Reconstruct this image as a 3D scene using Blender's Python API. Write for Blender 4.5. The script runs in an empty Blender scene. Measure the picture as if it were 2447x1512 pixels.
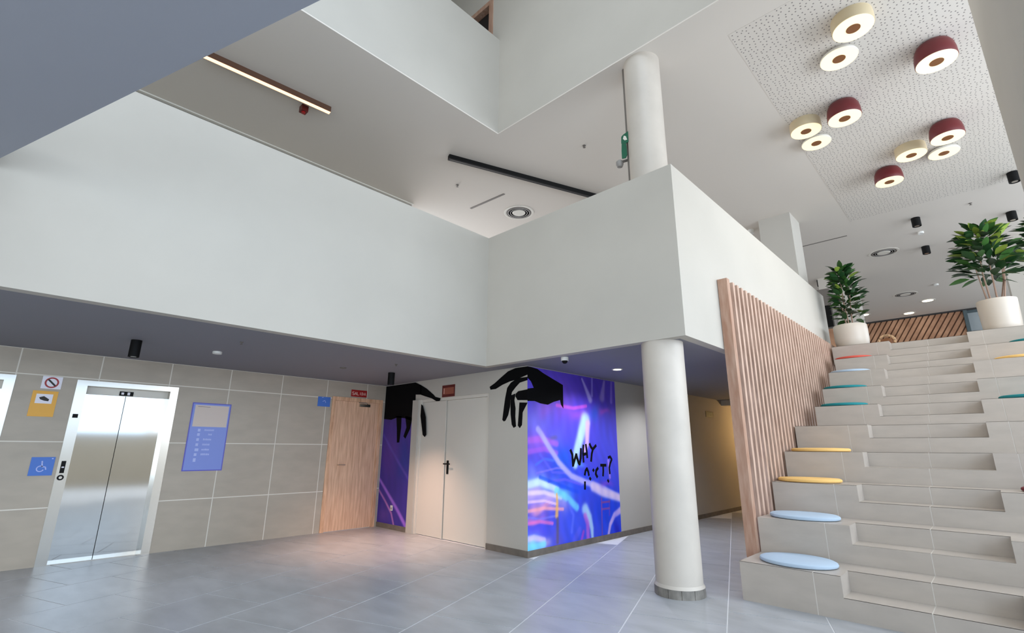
import bpy, math, random
import numpy as np
from mathutils import Matrix, Vector
random.seed(7)
C = bpy.context.scene.collection
SC = bpy.context.scene

# ------------------------------------------------------------------ camera
F_PX, PITCH, YAW, ROLL = 1171.13, 0.262025, 0.768442, 0.00668373
CAM = Vector((0, 0, 1.45))
RM = (Matrix.Rotation(YAW, 3, 'Z') @ Matrix(((1, 0, 0), (0, 0, -1), (0, 1, 0))) @
      Matrix.Rotation(PITCH, 3, 'X') @ Matrix.Rotation(ROLL, 3, 'Z'))
cd = bpy.data.cameras.new('camera'); cam = bpy.data.objects.new('camera', cd); C.objects.link(cam)
cd.sensor_width = 36.0; cd.lens = F_PX / 2447 * 36.0; cd.clip_start = 0.05; cd.clip_end = 200
cam.matrix_world = Matrix.Translation(CAM) @ RM.to_4x4()
SC.camera = cam

def ray(px, py): return RM @ Vector((px - 1223.5, -(py - 756.0), -F_PX))
def onz(px, py, z): d = ray(px, py); return CAM + d * ((z - CAM.z) / d.z)
def onx(px, py, x): d = ray(px, py); return CAM + d * ((x - CAM.x) / d.x)
def ony(px, py, y): d = ray(px, py); return CAM + d * ((y - CAM.y) / d.y)

# ------------------------------------------------------------------ world, daylight and added fill lights
w = bpy.data.worlds.new('sky'); SC.world = w; w.use_nodes = True
bg = w.node_tree.nodes['Background']
bg.inputs['Color'].default_value = (0.80, 0.90, 1.0, 1); bg.inputs['Strength'].default_value = 1.35
def area(name, loc, rot, sx, sy, power, col):
    l = bpy.data.lights.new(name, 'AREA'); l.shape = 'RECTANGLE'; l.size = sx; l.size_y = sy
    l.energy = power; l.color = col
    o = bpy.data.objects.new(name, l); o.location = loc; o.rotation_euler = rot; C.objects.link(o)
    return o
area('daylight_window', (6.6, 0.8, 5.2), (0, math.radians(90), 0), 6.6, 7.0, 150, (0.30, 0.60, 1.0))
area('daylight_skylight', (1.0, 0, 11.6), (0, 0, 0), 6.0, 7.5, 250, (0.74, 0.86, 1.0))
area('daylight_entrance', (6.6, -3.4, 1.8), (0, math.radians(90), 0), 3.0, 5.2, 160, (0.62, 0.81, 1.0))
area('daylight_hall_window', (6.6, 14.3, 4.2), (0, math.radians(90), 0), 4.2, 18.0, 700, (0.84, 0.91, 1.0))
area('stair_cheek_fill', (6.6, 7.0, 4.0), (0, math.radians(90), 0), 4.0, 4.6, 170, (0.78, 0.89, 1.0))  # extra area light added to brighten the stair notch cheeks
area('front_fill', (0.0, -8.2, 2.9), (math.radians(90), 0, 0), 10.0, 5.0, 95, (1.0, 0.76, 0.42))  # warm fill added to light the soffit zone and front-facing walls
area('daylight_balcony_window', (-14.4, 9.5, 5.1), (0, math.radians(-90), 0), 2.4, 7.0, 300, (1.0, 0.93, 0.90))
SC.view_settings.view_transform = 'Standard'; SC.view_settings.look = 'None'
SC.view_settings.gamma = 1; SC.view_settings.use_curve_mapping = False
SC.view_settings.exposure = 0.6

# ------------------------------------------------------------------ materials
def lin(c):
    return tuple((v / 255 / 12.92) if v / 255 <= 0.04045 else ((v / 255 + 0.055) / 1.055) ** 2.4 for v in c) + (1,)
def mat(name, col, rough=0.6, metal=0.0, var=0.0, scale=3.0, stretch=(1, 1, 1), bump=0.0, bscale=60, col2=None, emit=None, spec=None):
    m = bpy.data.materials.new(name); m.use_nodes = True; nt = m.node_tree; b = nt.nodes['Principled BSDF']
    b.inputs['Base Color'].default_value = lin(col); b.inputs['Roughness'].default_value = rough
    b.inputs['Metallic'].default_value = metal
    if spec is not None: b.inputs['Specular IOR Level'].default_value = spec
    if emit:
        b.inputs['Emission Color'].default_value = lin(emit[0]); b.inputs['Emission Strength'].default_value = emit[1]
    if var or bump:
        tc = nt.nodes.new('ShaderNodeTexCoord'); mp = nt.nodes.new('ShaderNodeMapping'); mp.inputs['Scale'].default_value = stretch
        gm = nt.nodes.new('ShaderNodeNewGeometry')
        nt.links.new(gm.outputs['Position'], mp.inputs['Vector'])
        n = nt.nodes.new('ShaderNodeTexNoise'); n.inputs['Scale'].default_value = scale; n.inputs['Detail'].default_value = 5
        nt.links.new(mp.outputs[0], n.inputs['Vector'])
        if var:
            r = nt.nodes.new('ShaderNodeValToRGB')
            a = col2 if col2 else tuple(max(0, v * (1 - var)) for v in col)
            bb = tuple(min(255, v * (1 + (0 if col2 else var))) for v in col)
            r.color_ramp.elements[0].position = 0.32; r.color_ramp.elements[1].position = 0.68
            r.color_ramp.elements[0].color = lin(a); r.color_ramp.elements[1].color = lin(bb)
            nt.links.new(n.outputs['Fac'], r.inputs['Fac']); nt.links.new(r.outputs[0], b.inputs['Base Color'])
        if bump:
            n2 = nt.nodes.new('ShaderNodeTexNoise'); n2.inputs['Scale'].default_value = bscale
            nt.links.new(mp.outputs[0], n2.inputs['Vector'])
            bp = nt.nodes.new('ShaderNodeBump'); bp.inputs['Strength'].default_value = bump; bp.inputs['Distance'].default_value = 0.004
            nt.links.new(n2.outputs['Fac'], bp.inputs['Height']); nt.links.new(bp.outputs[0], b.inputs['Normal'])
    return m
M = {}
M['white'] = mat('white_paint', (187, 182, 173), 0.75, var=0.012, scale=1.2)
M['cream'] = mat('cream_paint', (200, 192, 176), 0.75, var=0.012, scale=1.2)
M['ceil'] = mat('ceiling_paint', (216, 209, 200), 0.8)
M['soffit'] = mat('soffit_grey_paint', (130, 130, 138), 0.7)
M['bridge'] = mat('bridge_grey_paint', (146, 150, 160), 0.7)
M['floor'] = mat('grey_floor_tile', (160, 162, 166), 0.33, var=0.05, scale=2.2, bump=0.1, bscale=9, stretch=(1, 2.4, 1))
M['grout'] = mat('pale_grout', (212, 212, 214), 0.8)
M['wtile'] = mat('taupe_wall_tile', (176, 165, 150), 0.45, var=0.025, scale=3, stretch=(1, 1, 2.6))
M['wgrout'] = mat('wall_grout', (226, 221, 210), 0.8)
M['stile'] = mat('warm_grey_stair_tile', (172, 163, 154), 0.36, var=0.025, scale=3.3, stretch=(1, 1, 3))
M['sgrout'] = mat('stair_grout', (204, 199, 192), 0.8)
M['steel'] = mat('brushed_steel', (206, 204, 200), 0.07, 1.0)
M['frame_steel'] = mat('polished_steel', (205, 198, 188), 0.22, 1.0)
M['black'] = mat('black_metal', (9, 9, 10), 0.6, spec=0.2)
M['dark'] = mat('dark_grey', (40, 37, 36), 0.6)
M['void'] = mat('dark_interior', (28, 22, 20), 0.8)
M['oak'] = mat('oak_veneer', (236, 196, 164), 0.5, var=0.2, scale=5, stretch=(6, 6, 0.5), col2=(206, 160, 128))
M['oakf'] = mat('oak_frame', (236, 192, 156), 0.5, var=0.1, scale=6, stretch=(4, 4, 0.6), col2=(198, 150, 116))
M['hallfloor'] = mat('hall_floor_stone', (176, 176, 178), 0.5)
M['larch'] = mat('larch_slat', (204, 174, 156), 0.6, var=0.1, scale=5, stretch=(4, 4, 0.7), col2=(170, 140, 122))
M['post'] = mat('larch_post_side', (182, 150, 130), 0.6, var=0.1, scale=5, stretch=(4, 4, 0.7), col2=(160, 120, 98))
M['hallwood'] = mat('hall_wood', (188, 144, 112), 0.55, var=0.2, scale=2.5, col2=(150, 108, 80))
M['door'] = mat('grey_door_paint', (212, 207, 197), 0.5)
M['base'] = mat('taupe_baseboard', (112, 104, 95), 0.5, var=0.08, scale=8)
M['concrete'] = mat('pale_concrete', (192, 184, 174), 0.5, var=0.03, scale=2.2, bump=0.05, bscale=14, stretch=(1, 1, 1))
M['skirt'] = mat('column_skirting_tile', (124, 120, 114), 0.5, var=0.12, scale=9)
M['red'] = mat('oxblood_lacquer', (98, 26, 30), 0.4)
M['lampcream'] = mat('cream_lacquer', (198, 180, 146), 0.45)
M['lampwhite'] = mat('white_lacquer', (220, 216, 206), 0.45)
M['lamp'] = mat('lit_diffuser', (230, 222, 196), 0.5, emit=((255, 232, 178), 0.58))
M['hub'] = mat('brown_hub', (132, 84, 48), 0.5)
M['led'] = mat('warm_led', (255, 220, 190), 0.5, emit=((255, 186, 132), 1.9))
M['downl'] = mat('downlight_glow', (255, 244, 220), 0.5, emit=((255, 240, 205), 3.0))
M['potw'] = mat('white_planter', (196, 186, 174), 0.4)
M['soil'] = mat('soil', (66, 48, 36), 0.9)
M['leaf'] = mat('dark_green_leaf', (34, 66, 34), 0.28)
M['leaf2'] = mat('mid_green_leaf', (58, 96, 44), 0.3)
M['leaf3'] = mat('young_green_leaf', (138, 160, 66), 0.35)
M['stem'] = mat('pale_stem', (150, 122, 104), 0.7)
M['yellow'] = mat('yellow_felt', (226, 184, 112), 0.9)
M['blue'] = mat('powder_blue_felt', (166, 184, 202), 0.9)
M['teal'] = mat('teal_felt', (24, 122, 128), 0.9)
M['coral'] = mat('coral_felt', (204, 86, 72), 0.9)
M['maroon'] = mat('maroon_felt', (110, 40, 48), 0.9)
M['sblue'] = mat('sign_blue', (62, 112, 200), 0.4)
M['dblue'] = mat('directory_blue', (122, 142, 218), 0.4)
M['dedge'] = mat('directory_edge', (84, 82, 190), 0.4)
M['pink'] = mat('directory_panel', (206, 190, 180), 0.4)
M['print'] = mat('pale_print', (176, 188, 240), 0.5)
M['syellow'] = mat('sign_yellow', (232, 170, 50), 0.4)
M['swhite'] = mat('sign_white', (232, 230, 240), 0.4)
M['sred'] = mat('sign_red', (160, 20, 20), 0.4)
M['srust'] = mat('sign_faded_red', (150, 84, 66), 0.4)
M['sdred'] = mat('sign_dark_red', (96, 28, 24), 0.4)
M['spale'] = mat('sign_pale_red', (220, 176, 166), 0.5)
M['green'] = mat('sign_green', (20, 92, 66), 0.4)
M['sdark'] = mat('sign_dark_green', (30, 38, 28), 0.5)
M['sgreen2'] = mat('sign_grey_green', (70, 84, 66), 0.5)
M['ink'] = mat('black_vinyl', (8, 8, 10), 0.8, spec=0.1)
M['plastic'] = mat('white_plastic', (226, 226, 222), 0.4)
M['grille'] = mat('vent_grille', (150, 146, 142), 0.5)
M['slot'] = mat('slot_grey', (112, 106, 100), 0.6)
M['hubd'] = mat('timber_shadow_board', (118, 86, 66), 0.7)
M['rattan'] = mat('rattan', (196, 160, 122), 0.7, var=0.25, scale=30)
M['bronze'] = mat('bronze_profile', (92, 62, 46), 0.5)
M['teald'] = mat('dark_teal_frame', (70, 84, 88), 0.5)
g = mat('pale_glass', (206, 216, 220), 0.08); M['glass'] = g
g.node_tree.nodes['Principled BSDF'].inputs['Transmission Weight'].default_value = 0.55
# perforated acoustic board: random small holes
def perf_material():
    m = mat('perforated_board', (214, 207, 198), 0.8); nt = m.node_tree; b = nt.nodes['Principled BSDF']
    gm = nt.nodes.new('ShaderNodeNewGeometry')
    v = nt.nodes.new('ShaderNodeTexVoronoi'); v.voronoi_dimensions = '2D'; v.inputs['Scale'].default_value = 17; v.inputs['Randomness'].default_value = 0.55
    nt.links.new(gm.outputs['Position'], v.inputs['Vector'])
    r = nt.nodes.new('ShaderNodeValToRGB'); r.color_ramp.elements[0].position = 0.12; r.color_ramp.elements[1].position = 0.17
    r.color_ramp.elements[0].color = lin((128, 122, 118)); r.color_ramp.elements[1].color = lin((214, 207, 198))
    nt.links.new(v.outputs['Distance'], r.inputs['Fac']); nt.links.new(r.outputs[0], b.inputs['Base Color'])
    return m
M['perf'] = perf_material()

# ------------------------------------------------------------------ builders
def wloc(o):
    v = Vector(o.location)
    while o.parent: o = o.parent; v += Vector(o.location)
    return v
def mk(name, verts, faces, m, parent=None, kind=None, smooth=False, origin=None):
    vs = [Vector(v) for v in verts]
    lo = Vector([min(v[i] for v in vs) for i in range(3)]); hi = Vector([max(v[i] for v in vs) for i in range(3)])
    og = Vector(origin) if origin is not None else Vector(((lo.x + hi.x) / 2, (lo.y + hi.y) / 2, lo.z))
    me = bpy.data.meshes.new(name); me.from_pydata([tuple(v - og) for v in vs], [], faces); me.update()
    if isinstance(m, (list, tuple)):
        for q in m: me.materials.append(q)
    elif m: me.materials.append(m)
    if smooth:
        for p in me.polygons: p.use_smooth = True
    o = bpy.data.objects.new(name, me); C.objects.link(o)
    if parent: o.parent = parent; o.location = og - wloc(parent)
    else: o.location = og
    if kind: o['kind'] = kind
    return o
BF = [(0, 3, 2, 1), (4, 5, 6, 7), (0, 1, 5, 4), (1, 2, 6, 5), (2, 3, 7, 6), (3, 0, 4, 7)]
def bv(x0, x1, y0, y1, z0, z1):
    return [(x0, y0, z0), (x1, y0, z0), (x1, y1, z0), (x0, y1, z0), (x0, y0, z1), (x1, y0, z1), (x1, y1, z1), (x0, y1, z1)]
def box(name, x0, x1, y0, y1, z0, z1, m, parent=None, kind=None):
    return mk(name, bv(x0, x1, y0, y1, z0, z1), BF, m, parent, kind)
class MB:
    def __init__(s): s.v = []; s.f = []
    def add(s, v, f):
        n = len(s.v); s.v += [tuple(q) for q in v]; s.f += [tuple(n + i for i in q) for q in f]; return s
    def box(s, *a): return s.add(bv(*a), BF)
    def tube(s, pts, r, n=8):
        pts = [Vector(p) for p in pts]; rr = r if isinstance(r, (list, tuple)) else [r] * len(pts); vs = []
        for i, p in enumerate(pts):
            d = (pts[min(i + 1, len(pts) - 1)] - pts[max(i - 1, 0)]).normalized()
            a = d.cross(Vector((0, 0, 1)) if abs(d.z) < .9 else Vector((1, 0, 0))).normalized(); b = d.cross(a)
            for k in range(n):
                t = 2 * math.pi * k / n; vs.append(p + (a * math.cos(t) + b * math.sin(t)) * rr[i])
        fs = [(i * n + k, i * n + (k + 1) % n, (i + 1) * n + (k + 1) % n, (i + 1) * n + k) for i in range(len(pts) - 1) for k in range(n)]
        fs += [tuple(range(n))[::-1], tuple((len(pts) - 1) * n + k for k in range(n))]
        return s.add(vs, fs)
    def lathe(s, c, prof, n=32, sx=1, sy=1):
        vs = []; c = Vector(c)
        for r, z in prof:
            for k in range(n):
                t = 2 * math.pi * k / n; vs.append((c.x + r * sx * math.cos(t), c.y + r * sy * math.sin(t), c.z + z))
        fs = [(i * n + k, i * n + (k + 1) % n, (i + 1) * n + (k + 1) % n, (i + 1) * n + k) for i in range(len(prof) - 1) for k in range(n)]
        if prof[0][0] > 0: fs.append(tuple(range(n))[::-1])
        if prof[-1][0] > 0: fs.append(tuple((len(prof) - 1) * n + k for k in range(n)))
        return s.add(vs, fs)
    def build(s, name, m, parent=None, kind=None, smooth=False):
        o = mk(name, s.v, s.f, m, parent, kind, smooth)
        if smooth:
            try: o.data.set_sharp_from_angle(angle=math.radians(40))
            except Exception: pass
        return o
def prism(name, pts, off, m, parent=None, kind=None):
    off = Vector(off); a = [Vector(p) for p in pts]; b = [p + off for p in a]; n = len(a)
    nm = Vector((0, 0, 0))
    for i in range(n): nm += a[i].cross(a[(i + 1) % n])
    if nm.dot(off) < 0: a.reverse(); b.reverse()
    f = [tuple(range(n))[::-1], tuple(range(n, 2 * n))] + [(i, (i + 1) % n, n + (i + 1) % n, n + i) for i in range(n)]
    return mk(name, a + b, f, m, parent, kind)
def tag(o, label, cat, group=None):
    o['label'] = label; o['category'] = cat
    if group: o['group'] = group
    return o
def thing(name, loc, label, cat, group=None):
    o = bpy.data.objects.new(name, None); o.location = loc; o.empty_display_size = 0.1; C.objects.link(o)
    return tag(o, label, cat, group)
def kids(o): return [c for c in bpy.data.objects if c.parent == o]
def copy_tree(o, parent=None):
    c = o.copy(); C.objects.link(c)
    if parent: c.parent = parent
    for ch in kids(o): copy_tree(ch, c)
    return c
def rsub(r, holes):
    out = [r]
    for (a, b, c, d) in holes:
        nx = []
        for (x0, x1, y0, y1) in out:
            if a >= x1 or b <= x0 or c >= y1 or d <= y0: nx.append((x0, x1, y0, y1)); continue
            if a > x0: nx.append((x0, a, y0, y1))
            if b < x1: nx.append((b, x1, y0, y1))
            u, v = max(a, x0), min(b, x1)
            if d < y1: nx.append((u, v, d, y1))
            if c > y0: nx.append((u, v, y0, c))
        out = nx
    return [q for q in out if q[1] - q[0] > .015 and q[3] - q[2] > .015]

# key planes
XA, YC, XD = -8.79, 5.43, -4.92           # tiled wall, door wall, mural wall
ZS, ZM, ZP, HC = 2.65, 3.45, 4.76, 6.6    # soffit, mezzanine floor, parapet top, upper ceiling
XL, YR, XR = -5.43, 5.06, -2.26           # parapet faces
XU, YU = -5.22, 5.03                      # upper rim
XE = 6.0

# ------------------------------------------------------------------ floor with rotated tiles
fl = box('floor', -9.2, 8, -8, 16, -0.25, -0.003, M['grout'], kind='structure')
A = math.radians(20.3); U = Vector((math.cos(A), math.sin(A))); V = Vector((-math.sin(A), math.cos(A)))
TS = 0.81; GAP = 0.011
def clip(poly, ax, val, keep_less):
    out = []
    for i in range(len(poly)):
        p, q = poly[i], poly[(i + 1) % len(poly)]
        ip = (p[ax] <= val) if keep_less else (p[ax] >= val); iq = (q[ax] <= val) if keep_less else (q[ax] >= val)
        if ip: out.append(p)
        if ip != iq:
            t = (val - p[ax]) / (q[ax] - p[ax]); out.append((p[0] + (q[0] - p[0]) * t, p[1] + (q[1] - p[1]) * t))
    return out
shared = None; ntile = 0
for r in range(-11, 12):
    u0 = -0.20 + TS * r
    voff = 3.03 + (0.4 if (r % 2) == 1 else 0.0)
    for c in range(-12, 14):
        v0 = voff + TS * c
        cs = [U * (u0 + a) + V * (v0 + b) for a, b in ((GAP / 2, GAP / 2), (TS - GAP / 2, GAP / 2), (TS - GAP / 2, TS - GAP / 2), (GAP / 2, TS - GAP / 2))]
        poly = [(p.x, p.y) for p in cs]; cx = sum(p[0] for p in poly) / 4; cy = sum(p[1] for p in poly) / 4
        if cx < -9.3 or cx > 1.2 or cy < -0.9 or cy > 12.5: continue
        if cx > -2.0 and cy > 5.9: continue
        if cy > 5.9 and cx < XD - .4: continue
        P = CAM; d = RM.transposed() @ (Vector((cx, cy, 0)) - P)
        if -d.z < 0.3: continue
        px = 1223.5 + d.x / -d.z * F_PX; py = 756 - d.y / -d.z * F_PX
        if px < -700 or px > 2900 or py > 2100: continue
        q = clip(poly, 0, XA, False)
        if q and cx < XD: q = clip(q, 1, YC, True)
        elif q and cy > YC: q = clip(q, 0, XD, False)
        if len(q) < 3: continue
        ar = abs(sum(q[i][0] * q[(i + 1) % len(q)][1] - q[(i + 1) % len(q)][0] * q[i][1] for i in range(len(q)))) / 2
        if ar < 0.01: continue
        if ar > 0.9 * TS * TS * .985 and len(q) == 4 and shared is not None and ar > 0.63:
            o = bpy.data.objects.new('tile', shared.data); C.objects.link(o); o.parent = fl
            o.location = Vector((cx, cy, -0.003)) - wloc(fl); ntile += 1; continue
        o = mk('tile', [(x, y, -.003) for x, y in q] + [(x, y, 0) for x, y in q],
               [tuple(range(len(q)))[::-1], tuple(range(len(q), 2 * len(q)))] + [(i, (i + 1) % len(q), len(q) + (i + 1) % len(q), len(q) + i) for i in range(len(q))],
               M['floor'], fl, origin=(cx, cy, -.003)); ntile += 1
        if shared is None and len(q) == 4 and ar > 0.63: shared = o

# ------------------------------------------------------------------ tiled lift wall (left)
EL = (0.69, 1.86, 0.0, 2.30)              # lift 1 opening  (Y0, Y1, Z0, Z1)
EL2 = (-1.07, 0.10, 0.0, 2.30)
WD = (4.30, 5.37, 0.0, 2.36)              # oak door opening
WT = 0.30
def wall_with_holes_x(name, x0, x1, y0, y1, z0, z1, holes, m):
    b = MB()
    for (a, c, d, e) in rsub((y0, y1, z0, z1), holes): b.box(x0, x1, a, c, d, e)
    return b.build(name, m, kind='structure')
wl = wall_with_holes_x('wall_left', XA - WT, XA - .003, -7.5, YC, 0, ZS, [EL, EL2, WD], M['wgrout'])
rows = [(0, .685), (.685, 1.49), (1.49, 2.325), (2.325, ZS)]
cols = [-3.19 + .82 * k for k in range(0, 11)] + [YC]
for z0, z1 in rows:
    for i in range(len(cols) - 1):
        for (a, b_, c, d) in rsub((cols[i] + .007, cols[i + 1] - .007, z0 + (.007 if z0 else 0), z1 - .007), [EL, EL2, WD]):
            box('tile', XA - .003, XA, a, b_, c, d, M['wtile'], wl)

# ------------------------------------------------------------------ door wall, mural wall
GD = (-7.62, -5.75, 0.0, 2.30)
b = MB()
for (a, c, d, e) in rsub((XA - WT, XD, 0, ZS), [GD]): b.box(a, c, YC, YC + .16, d, e)
wb = b.build('wall_back', M['white'], kind='structure')
box('wall_mural', XD - .16, XD, YC + .16, 14.6, 0, ZS, M['white'], kind='structure')
box('wall_passage_end', XD, XR - .02, 14.45, 14.6, 0, ZS, M['cream'], kind='structure')
box('wall_under_stair', XR - .14, XR - .02, 6.9, 14.45, 0, ZS, M['dark'], kind='structure')  # dark colour paints the shade in the gaps between the slats
box('trim_1', XD, XR - .14, 12.75, 13.0, 2.52, ZS, M['white'], kind='structure')
box('trim_2', -7.80, GD[0], YC - .025, YC, 0, 2.30, M['white'], kind='structure')
box('baseboard_back', XA, -7.80, YC - .014, YC, 0, .085, M['base'], kind='structure')
box('baseboard_corner', GD[1], XD, YC - .014, YC, 0, .085, M['base'], kind='structure')
box('baseboard_mural', XD, XD + .014, YC - .014, 14.45, 0, .085, M['base'], kind='structure')

# ------------------------------------------------------------------ mezzanine slab (its underside is the soffit)
b = MB()
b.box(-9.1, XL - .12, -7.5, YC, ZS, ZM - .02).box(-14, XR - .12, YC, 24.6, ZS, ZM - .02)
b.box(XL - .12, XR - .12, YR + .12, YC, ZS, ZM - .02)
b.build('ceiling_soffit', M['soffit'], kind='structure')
b = MB(); b.box(XR - .12, 9, 12.1, 24.6, ZM - .35, ZM - .02); b.build('floor_hall', M['floor'], kind='structure')
b = MB(); b.box(-9.1, XL - .12, -7.5, YC, ZM - .02, ZM).box(-14, XR - .12, YC, 12.1, ZM - .02, ZM).box(-14, 9, 12.1, 24.6, ZM - .02, ZM).box(XL - .12, XR - .12, YR + .12, YC, ZM - .02, ZM)
b.build('floor_mezzanine', M['hallfloor'], kind='structure')
box('wall_parapet_left', XL - .12, XL, -7.5, YR + .12, ZS, ZP, M['white'], kind='structure')
box('wall_parapet_back', XL, XR, YR, YR + .12, ZS, ZP, M['white'], kind='structure')
box('wall_parapet_side', XR - .12, XR, YR + .12, 12.3, ZS, ZP, M['white'], kind='structure')

# ------------------------------------------------------------------ upper ceiling and upper rim walls
b = MB()
b.box(-14, XU, -7.5, YU, HC, HC + .02).box(-14, 9, YU, 24.9, HC, HC + .02).box(-14, XU - .12, -7.5, YU, HC + .02, HC + .25).box(-14, 9, YU + .12, 24.9, HC + .02, HC + .25)
b.build('ceiling', M['ceil'], kind='structure')
box('wall_upper_left', XU - .12, XU, -7.5, YU, HC + .02, 8.55, M['white'], kind='structure')
ud = (-6.35, -5.40, HC + .25, 9.63)
b = MB()
for (a, c, d, e) in rsub((-9.2, 6.2, HC + .02, 11.0), [ud]): b.box(a, c, YU, YU + .12, d, e)
b.build('wall_upper_back', M['white'], kind='structure')
box('wall_mezzanine_left', -8.60, -8.45, -7.5, 5.52, ZM, HC, M['cream'], kind='structure')
b = MB(); b.box(-9.2, XU, -7.5, YU, 10.6, 10.8); b.build('ceiling_upper', M['ceil'], kind='structure')
box('wall_upper_far', -9.2, -9.05, -7.5, YU, HC + .25, 10.6, M['cream'], kind='structure')
for (a, c, d, e) in [(-5.2, 6.2, -7.5, -4.0), (-5.2, 6.2, 4.0, 5.03), (-5.2, -2.2, -4.0, 4.0), (4.2, 6.2, -4.0, 4.0)]:
    pass
b = MB()
for (a, c, d, e) in rsub((-5.22, 6.2, -7.5, YU + .12), [(-2.2, 4.2, -4, 4)]): b.box(a, c, d, e, 11.0, 11.25)
b.build('ceiling_atrium', M['ceil'], kind='structure')
# facade behind the camera: low wall, posts, big openings; and the wall opposite the parapet
b = MB(); b.box(XE, XE + .2, -.6, 25, 0, 1.9).box(XE, XE + .2, -7.5, -.6, 0, .15).box(XE, XE + .2, -7.5, 25, 8.7, 11.0)
for y in (-7.5, -4.6, -.8, 1.6, 4.7, 9.5, 14.5, 19.5, 24.6): b.box(XE, XE + .2, y, y + .22, .15 if y < 0 else 1.9, 8.7)
b.build('wall_facade', M['cream'], kind='structure')
b = MB()
for (a, c, d, e) in rsub((-9.2, 6.2, 0, 11.0), [(-5.0, -1.75, .3, 5.6), (-1.55, 1.75, .3, 5.6), (1.95, 5.2, .3, 5.6)]): b.box(a, c, -7.7, -7.5, d, e)  # openings added so the front fill light can pass
b.build('wall_front', M['cream'], kind='structure')
box('wall_right', 0.46, .76, 2.65, YU, 3.32, 11.0, M['white'], kind='structure')
box('wall_far', -14, 9, 24.75, 24.95, ZM, HC, M['cream'], kind='structure')
box('trim_3', -8.45, -8.405, -4.0, 5.50, HC - .05, HC - .012, M['slot'], kind='structure')  # grey strip paints the shadow gap between wall and ceiling
box('trim_4', -8.405, -8.34, -4.0, 5.50, HC - .02, HC, M['lampwhite'], kind='structure')
# oak framed doorway on the upper level; a dark sheet paints its unlit recess
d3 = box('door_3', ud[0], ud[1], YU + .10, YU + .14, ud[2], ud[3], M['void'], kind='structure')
MB().box(ud[1] - .10, ud[1], YU - .02, YU + .1, ud[2], ud[3]).box(ud[0], ud[0] + .10, YU - .02, YU + .1, ud[2], ud[3]).box(ud[0] + .1, ud[1] - .1, YU - .02, YU + .1, ud[3] - .10, ud[3]).build('door_frame', M['post'], d3)
# grey oblique bridge overhead
p1 = Vector(onz(0, 378, 3.6)); p2 = Vector(onz(766, 0, 3.6)); dr = (p2 - p1); dr.z = 0; dr.normalize(); nr = Vector((dr.y, -dr.x, 0))
a0 = p1 + dr * ((XL - p1.x) / dr.x); a1 = p1 + dr * 6.4
pp = [a0, a1, a1 + nr * 1.25, a0 + nr * 1.25]; pp[3] = pp[3] + dr * ((XL - pp[3].x) / dr.x)
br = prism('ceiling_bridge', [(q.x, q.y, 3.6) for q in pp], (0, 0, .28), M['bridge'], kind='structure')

# ------------------------------------------------------------------ round concrete column with tiled skirting
cx, cy, cr = -2.665, 5.30, .238
col = thing('concrete_column', (cx, cy, 0), 'round pale concrete column passing through the balcony corner', 'column')
MB().lathe((cx, cy, 0), [(cr, .0), (cr, HC)], 48).build('shaft', M['concrete'], col, smooth=True)
MB().lathe((cx, cy, .085), [(cr + .016, 0), (cr + .014, .006), (cr + .001, .03)], 48).build('base_collar', M['concrete'], col, smooth=True)
n = 12
for k in range(n):
    t0 = 2 * math.pi * k / n + .01; t1 = 2 * math.pi * (k + 1) / n - .01; vs = []
    for z in (0, .085):
        for r_ in (cr - .005, cr + .018):
            for j in range(4):
                t = t0 + (t1 - t0) * j / 3; vs.append((cx + r_ * math.cos(t), cy + r_ * math.sin(t), z))
    I = lambda z, r, j: z * 8 + r * 4 + j
    fs = [(0, 4, 12, 8), (3, 11, 15, 7)]
    for j in range(3):
        fs += [(I(0, 1, j), I(0, 1, j + 1), I(1, 1, j + 1), I(1, 1, j)), (I(1, 0, j), I(1, 1, j), I(1, 1, j + 1), I(1, 0, j + 1)),
               (I(0, 0, j + 1), I(0, 0, j), I(1, 0, j), I(1, 0, j + 1)), (I(0, 0, j), I(0, 0, j + 1), I(0, 1, j + 1), I(0, 1, j))]
    mk('skirting_tile', vs, fs, M['skirt'], col)
# pipe boxed in beside the column on the balcony
pc = MB().tube([(cx - .225, cy - .075, ZM), (cx - .225, cy - .075, HC)], .028, 12).build('downpipe', M['slot'], smooth=True)
tag(pc, 'pale vertical pipe hugging the concrete column above the balcony', 'pipe')
# square columns of the hall
def sqcol(x0, x1, y0, y1, label):
    o = box('square_column', x0, x1, y0, y1, ZM, HC, M['white']); tag(o, label, 'column'); return o
sqcol(-3.15, -2.49, 11.5, 12.25, 'square white column rising just behind the balcony parapet')
sqcol(-3.2, -2.28, 17.0, 17.7, 'square white column behind the smaller potted plant')
sqcol(0.85, 1.32, 16.6, 17.3, 'square pale column behind the plant at the right edge')

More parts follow.
